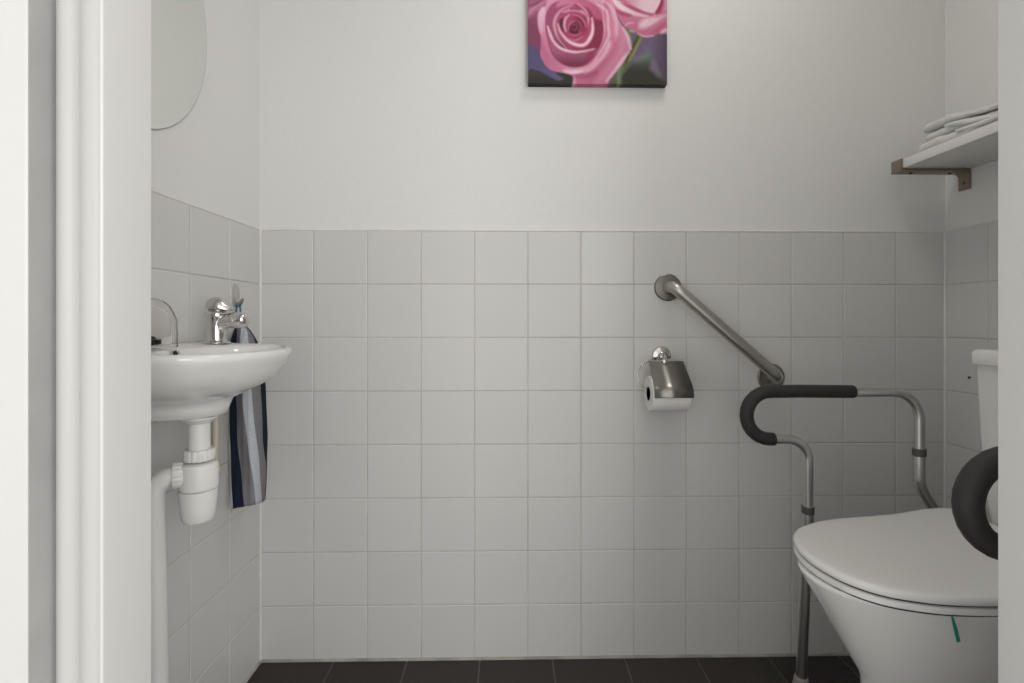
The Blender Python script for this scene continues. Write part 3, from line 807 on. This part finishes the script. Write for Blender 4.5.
LT = 0.5495
def dome(r, amt):
    for p in r: p.z += amt * (1 - ((p.y - TY) / 0.19) ** 2)
    return r
lid = [lid_ring(LT - .0135, 0.004), lid_ring(LT - .013, 0.0015), lid_ring(LT - .0115, 0.0), lid_ring(LT - .0065, 0.0), lid_ring(LT - .0032, 0.0018), lid_ring(LT - .0012, 0.005), lid_ring(LT - .0002, 0.011),
       dome(lid_ring(LT, 0.03), .0008), dome(lid_ring(LT, 0.07), .0012), dome(lid_ring(LT, 0.12), .0014)]
MB().loft(lid).build('lid', M['seatpl'], TOI, smooth=50)
MB().loft([lid_ring(LT - .0175, 0.007), lid_ring(LT - .0125, 0.007)]).build('lid_gap_shade', M['gap'], TOI)  # dark filler standing for the shade in the gap under the lid
seat = [lid_ring(LT - .0285, 0.006), lid_ring(LT - .028, 0.003), lid_ring(LT - .0265, 0.001), lid_ring(LT - .0195, 0.001), lid_ring(LT - .0178, 0.003), lid_ring(LT - .0172, 0.006)]
MB().loft(seat).build('seat', M['seatpl'], TOI, smooth=50)


def bowl_ring(xf, w, z, xb=1.10, wb=None, N=64, e=2.25, mid=0.5):
    wb = w if wb is None else wb
    cxx = xf + (xb - xf) * mid; out = []
    for j in range(N):
        a = 2 * PI * j / N; c, s = math.cos(a), math.sin(a)
        ee = e if c < 0 else 6
        x = cxx + ((cxx - xf) if c < 0 else (xb - cxx)) * math.copysign(abs(c) ** (2 / ee), c)
        y = (w if c < 0 else wb + (w - wb) * (1 - abs(c))) * math.copysign(abs(s) ** (2 / ee), s)
        out.append(Vector((x, TY + y, z)))
    return skew(out)


BZ = LT - .0318
bw = [bowl_ring(0.610, 0.108, 0.0, 1.21), bowl_ring(0.610, 0.108, 0.012, 1.21), bowl_ring(0.622, 0.098, 0.04, 1.21), bowl_ring(0.625, 0.090, 0.12, 1.21), bowl_ring(0.628, 0.086, 0.22, 1.21), bowl_ring(0.630, 0.084, 0.295, 1.21),
      bowl_ring(0.630, 0.087, 0.318, 1.21), bowl_ring(0.624, 0.096, 0.334, 1.21), bowl_ring(0.603, 0.112, 0.368, 1.21), bowl_ring(0.581, 0.126, 0.406, 1.21), bowl_ring(0.556, 0.137, 0.452, 1.21), bowl_ring(0.532, 0.147, 0.490, 1.21), bowl_ring(0.5225, 0.151, 0.508, 1.21), bowl_ring(0.5205, 0.1515, BZ - .006, 1.21), bowl_ring(0.5225, 0.1505, BZ - .001, 1.21), bowl_ring(0.529, 0.145, BZ, 1.21)]
MB().loft([lid_ring(BZ - .001, 0.009), lid_ring(LT - .0280, 0.009)]).build('seat_gap_shade', M['gap'], TOI)  # shadow between seat and bowl put in as a dark slab
MB().loft(bw).build('bowl', M['ceramic'], TOI, smooth=60)
for s in (-1, 1):
    hb = MB().tube([(0.988, TY + s * 0.075 - 0.02, LT - .014), (0.988, TY + s * 0.075 + 0.02, LT - .014)], 0.0125, 20)
    hb.build('hinge', M['chrome'], TOI)


def rrect(x0, x1, y0, y1, z, r, N=8):
    out = []
    for cxx, cyy, a0 in ((x1 - r, y1 - r, 0), (x0 + r, y1 - r, 90), (x0 + r, y0 + r, 180), (x1 - r, y0 + r, 270)):
        for k in range(N + 1):
            a = math.radians(a0 + 90 * k / N)
            out.append(Vector((cxx + r * math.cos(a), cyy + r * math.sin(a), z)))
    return out


c0, c1 = TY - 0.185, TY + 0.187
cis = MB().loft([rrect(1.036, 1.240, c0 + .02, c1 - .02, BZ - .003, .02), rrect(1.032, 1.242, c0 + .015, c1 - .014, 0.56, .018), rrect(1.027, 1.244, c0 + .008, c1 - .006, 0.70, .016), rrect(1.0225, 1.244, c0 + .003, c1 - .0005, 0.864, .016)]).build('cistern', M['ceramic'], TOI, smooth=50)
MB().loft([rrect(1.0245, 1.242, c0 + .005, c1 - .003, 0.861, .016), rrect(1.0165, 1.247, c0 - .004, c1 + .004, 0.863, .018), rrect(1.0155, 1.248, c0 - .005, c1 + .005, 0.867, .018), rrect(1.0155, 1.248, c0 - .005, c1 + .005, 0.887, .018), rrect(1.0185, 1.246, c0 - .002, c1 + .002, 0.8925, .016), rrect(1.0265, 1.240, c0 + .006, c1 - .006, 0.8955, .012)]).build('cistern_lid', M['ceramic'], cis, smooth=50)
MB().lathe([(0.022, 0.0), (0.022, 0.004), (0.019, 0.006), (0.0, 0.0062)], (1.125, TY, 0.895), n=28).build('flush_button', M['chrome'], cis)

# teal strip hanging from under the seat
sA = at(950.6, 615.5, 0.6950); sB = at(957.2, 641, 0.7120)
sd = (sB - sA).normalized(); sn = Vector((-0.15, -0.95, 0.2)).normalized(); sw = sd.cross(sn).normalized()
rings = []
for t in np.linspace(0, 1, 9):
    c = sA + (sB - sA) * t + sn * (0.002 - 0.012 * 0)
    w = 0.0013 + 0.0012 * min(1, t * 2.2)
    rings.append([c - sw * w, c + sw * w, c + sw * w + sn * 0.0016, c - sw * w + sn * 0.0016])
st_ = MB().loft(rings).build('hanging_strip', M['teal'], origin=sA)
tag(st_, 'narrow teal strip hanging from under the toilet seat', 'strip')

# ------------------------------------------------------------------ toilet support frame with padded arms
YA = 1.18; SC = F / YA
FRM = thing('toilet_support_frame', (0.85, 0.9, 0), 'aluminium toilet support frame with black padded arms around the toilet', 'support frame')


def arm(yy, side):
    X = lambda px: at(px, 400, YA).x
    Z = lambda py: at(830, py, YA).z
    yft = yy + side * 0.066
    rt, rl, rpad = 0.0112, 0.0128, 0.0160
    arc = []
    for k in range(15):
        a = math.radians(90 + 180 * k / 14)
        arc.append(Vector((X(770) + 24 / SC * math.cos(a), yy, Z(415) + 24 / SC * math.sin(a))))
    pad = [Vector((X(853.5), yy, Z(391.6))), Vector((X(830), yy, Z(391.4))), Vector((X(800), yy, Z(391)))] + arc + [Vector((X(774), yy, Z(438.8)))]
    tz0 = Z(392.4)
    rear = fillet([(X(850), yy, tz0), (X(919.6), yy, tz0), (X(919.3), yy, Z(452))], [27 / SC], 12)
    MB().tube(rear, rt, 20).build('rear_upper_tube', M['alu'], FRM)
    yin = yy - side * 0.0
    low = fillet([(X(919.3), yy, Z(448)), (X(919.2), yy, Z(485)), (1.085, yy, 0.435), (1.10, TY + side * 0.140, 0.39)], [0.07, 0.05], 12)
    MB().tube(low, rl, 20).build('rear_lower_tube', M['alu'], FRM)
    MB().lathe([(rl + .0004, -0.0095), (rl + .0016, -0.0085), (rl + .0016, 0.0085), (rl + .0004, 0.0095)], (X(919.3), yy, Z(452.5)), n=24).build('locking_collar', M['collar'], FRM)
    xf = X(809.5)
    ft = Vector((at(800.8, 683, yft).x, yft, 0.0))
    kn = Vector((xf, yy, Z(470)))
    z510 = Z(511)
    dirn = (ft - kn)
    p510 = kn + dirn * ((kn.z - z510) / kn.z)
    front = fillet([(X(772), yy, Z(439)), (X(808), yy, Z(439)), p510 + Vector((0, 0, 0.0))], [22 / SC], 12)
    MB().tube(front, rt, 20).build('front_upper_tube', M['alu'], FRM)
    leg = MB().tube([p510 - dirn.normalized() * 0.012, ft + Vector((0, 0, 0.012))], rl, 20).build('front_leg', M['alu'], FRM)
    MB().lathe([(rl + .0004, -0.0095), (rl + .0016, -0.0085), (rl + .0016, 0.0085), (rl + .0004, 0.0095)], p510, -dirn, 24).build('locking_collar', M['collar'], FRM)
    MB().lathe([(0.0205, 0.0), (0.0215, 0.003), (0.0195, 0.012), (0.0170, 0.034), (0.0158, 0.037), (0.0130, 0.038)], ft, -dirn, 24).build('rubber_foot', M['rubber'], leg)
    # foam grip: rounded ends
    n_ = len(pad); d = [Vector(p) for p in pad]
    d0 = d[0] + (d[0] - d[1]).normalized() * 0.0008; d1 = d[-1] + (d[-1] - d[-2]).normalized() * 0.0008
    e0 = (d[1] - d[0]).normalized(); e1 = (d[-2] - d[-1]).normalized()
    path = [d0, d0 + e0 * 0.0012, d0 + e0 * 0.004] + d[1:-1] + [d1 + e1 * 0.004, d1 + e1 * 0.0012, d1]
    rad = [rpad * .80, rpad * .94, rpad] + [rpad] * (n_ - 2) + [rpad, rpad * .94, rpad * .80]
    MB().tube(path, rad, 24).build('foam_grip', M['foam'], FRM, smooth=50)


arm(YA, 1)
arm(0.606, -1)

# ------------------------------------------------------------------ shelf, bracket, folded towels
ZS0 = at(903, 168, 1.297).z; ZS1 = ZS0 + 0.0244
PXR = XR + 0.004
SHX = 1.0680
SHELF = MB().box(SHX, PXR - 0.0005, 0.70, 1.330, ZS0, ZS1, 0.0012).build('wall_shelf', M['board'], origin=(1.16, 1.0, ZS0))
tag(SHELF, 'white wall shelf board high on the right wall', 'shelf')
BR = thing('shelf_bracket', (PXR, 1.314, ZS0 - .006), 'bronze metal bracket under the far end of the white shelf', 'bracket')
y0, y1 = 1.297, 1.3305
br = MB()
br.box(SHX - 0.006, SHX - 0.0006, y0, y1, ZS0 - 0.0085, ZS1 + 0.001, 0.0008)
br.build('front_lip', M['bracket'], BR)
MB().box(SHX - 0.0048, PXR - 0.001, y0 + .0006, y1 - .0006, ZS0 - 0.0082, ZS0 - 0.0008, 0.0008).build('arm', M['bracket'], BR)
# wall plate with rounded upper fillet
pt = MB()
poly = [(PXR - 0.0005, ZS0 - .002), (PXR - 0.0005, ZS0 - 0.054), (PXR - 0.0055, ZS0 - 0.054)]
for k in range(7):
    a = math.radians(0 + 90 * k / 6)
    poly.append((PXR - 0.0055 - 0.012 * (1 - math.cos(a)), ZS0 - 0.0205 + 0.012 * math.sin(a)))
poly += [(PXR - 0.0175, ZS0 - .002)]
pt.prism(poly, lambda a, b: Vector((a, y0, b)), lambda a, b: Vector((a, y1, b)))
pt.build('wall_plate', M['bracket'], BR, smooth=35)
for x in (SHX + .035, PXR - .045):
    sc = MB().lathe([(0.0048, 0), (0.0048, .0012), (0.003, .0022), (0, .0024)], (x, 1.314, ZS0 - .0085), (0, 0, -1), 14)
    sc.build('screw', M['gap'], BR)
MB().lathe([(0.0045, 0), (0.0045, .0012), (0.003, .0022), (0, .0024)], (PXR - .0055, 1.314, ZS0 - .036), (-1, 0, 0), 14).build('screw', M['collar'], BR)


def wob(y, x, k):
    return math.sin(y * 31 + k * 1.7) * 0.5 + math.sin(y * 67 + x * 40 + k * 2.9) * 0.3 + math.sin(x * 90 + y * 23 + k) * 0.2 + math.sin(y * 143 + x * 70 + k * 4.1) * 0.22 + math.sin(y * 231 - x * 110 + k * 1.3) * 0.12


def slump(y):
    q = min(1, max(0, (1.20 - y) / 0.15)); return 1 - 0.36 * q * q * (3 - 2 * q)


def towel(z, th, x0, x1, yf, yn, seed, label, bulge=0.0, curl=None):
    """soft folded towel: rounded fold along the front and the far end"""
    t = thing('folded_towel', ((x0 + x1) / 2, (yf + yn) / 2, z), label, 'towel', 'folded white towels on the shelf')
    rings = []; n = 30
    ys_ = [0, .004, .011, .022, .037, .056] + [.056 + k * (yf - yn - .062) / 60 for k in range(1, 61)] + [yf - yn]
    for d in ys_:
        y = yf - d
        e = min(1.0, d / 0.014)
        h = th * (0.30 + 0.70 * math.sqrt(max(0, 1 - (1 - e) ** 2)))
        ins = 0.012 * (1 - math.sqrt(max(0, 1 - (1 - min(1, d / 0.014)) ** 2)))
        h *= 1 + 0.09 * wob(y, 0, seed)
        up = bulge * math.sin(PI * min(1, d / (yf - yn))) ** 0.7
        front = x0 + ins + 0.0060 * wob(y, 3, seed + 5)
        r = []
        for j in range(n):
            u = j / (n - 1)
            if u < 0.5:      # underside from the wall to the front, then over the top
                s_ = u / 0.5; x = x1 + (front + h * .5 - x1) * s_; r.append(Vector((x, y, z + 0.0003 + up * 0.0 + 0.0006 * (1 + wob(y, x, seed + 2)))))
                if j == 14:
                    for k in range(1, 8):
                        a = -PI / 2 - PI * k / 8
                        r.append(Vector((front + h * .5 + h * .5 * math.cos(a), y, z + 0.0008 + h * .5 + h * .5 * math.sin(a))))
            else:
                s_ = (u - 0.5) / 0.5; x = front + h * .5 + (x1 - front - h * .5) * s_
                r.append(Vector((x, y, z + 0.0008 + h + up * math.sin(PI * min(1, .15 + s_)) + 0.0020 * wob(y, x, seed + 8))))
        for p in r:
            p.z = ZS1 + (p.z - ZS1) * slump(yf - d)
        rings.append(r)
    MB().loft(rings).build('cloth', M['terry'], t, smooth=80)
    for (ya_, yb_, zc, r0, dx) in (curl or []):
        # a rumpled hem turned out of the fold
        P = []
        for k in range(15):
            q = k / 14
            y = ya_ + (yb_ - ya_) * q
            P.append(Vector((x0 + dx + 0.003 * math.sin(q * 7 + seed), y, ZS1 + (zc + 0.004 * math.sin(q * 5 + seed * 2) - ZS1) * slump(y))))
        MB().tube(P, [r0 * (0.25 + 0.75 * math.sin(PI * min(1, .08 + .92 * (k / 14)) ** .8)) for k in range(15)], 14).build('hem', M['terry'], t, smooth=80)
    return t


towel(ZS1 + .0003, 0.0225, 1.074, 1.252, 1.260, 0.84, 1, 'white folded towel at the bottom of the stack on the shelf', curl=[(1.150, 0.95, ZS1 + .0170, .0060, -.0008)])
towel(ZS1 + .0275, 0.0205, 1.087, 1.250, 1.250, 0.85, 4, 'white folded towel in the middle of the stack on the shelf', 0.0, curl=[(1.185, 1.00, ZS1 + .0410, .0066, -.0025), (1.140, 0.96, ZS1 + .0330, .0058, -.0030), (1.165, 1.05, ZS1 + .0345, .0036, -.0020)])
towel(ZS1 + .0530, 0.0185, 1.082, 1.250, 1.256, 0.84, 8, 'white folded towel on top of the stack on the shelf', 0.004, curl=[(1.13, 0.92, ZS1 + .0640, .0060, .001)])

# small dark screw on the right wall beside the cistern
ws = MB().lathe([(0.002, 0.0), (0.002, 0.0025), (0.0034, 0.003), (0.0034, 0.0042), (0.002, 0.005), (0.0, 0.0052)], (XR, 1.297, at(971, 377.5, 1.297).z), (-1, 0, 0), 16).build('wall_screw', M['dark'])
tag(ws, 'tiny dark screw sticking out of the right wall tiles beside the cistern', 'screw')

# ------------------------------------------------------------------ light: daylight from the corridor
w = bpy.data.worlds.new('sky'); S.world = w; w.use_nodes = True
bg = w.node_tree.nodes['Background']; bg.inputs['Color'].default_value = (1.0, 0.998, 0.992, 1); bg.inputs['Strength'].default_value = 1.32


def area(name, loc, target, sxx, syy, power, col=(1, 0.985, 0.95)):
    l = bpy.data.lights.new(name, 'AREA'); l.shape = 'RECTANGLE'; l.size = sxx; l.size_y = syy; l.energy = power; l.color = col
    o = bpy.data.objects.new(name, l); COL.objects.link(o); o.location = loc
    o.rotation_euler = (Vector(target) - Vector(loc)).to_track_quat('-Z', 'Y').to_euler()
    return o


area('corridor_window_light', (1.65, -2.3, 1.5), (-0.2, 1.2, 1.2), 1.5, 1.7, 40.5, (1, 0.998, 0.985))
area('ceiling_lamp_light', (0.45, 0.90, 2.40), (0.45, 0.90, 0), 0.30, 0.30, 3.6, (1, 0.975, 0.93))

# ------------------------------------------------------------------ camera
cam = bpy.data.cameras.new('camera'); cam.sensor_width = 36; cam.lens = 36 * F / 1024
cam.shift_x = -(509 + F * T - 512) / 1024; cam.shift_y = -21.5 / 1024; cam.clip_start = 0.02
co_ = bpy.data.objects.new('camera', cam); COL.objects.link(co_)
co_.location = (0, 0, CZ); co_.rotation_euler = (PI / 2, 0, -math.atan(T))
S.camera = co_
S.view_settings.view_transform = 'Standard'; S.view_settings.look = 'None'
S.view_settings.gamma = 1; S.view_settings.use_curve_mapping = False
S.view_settings.exposure = 0.0
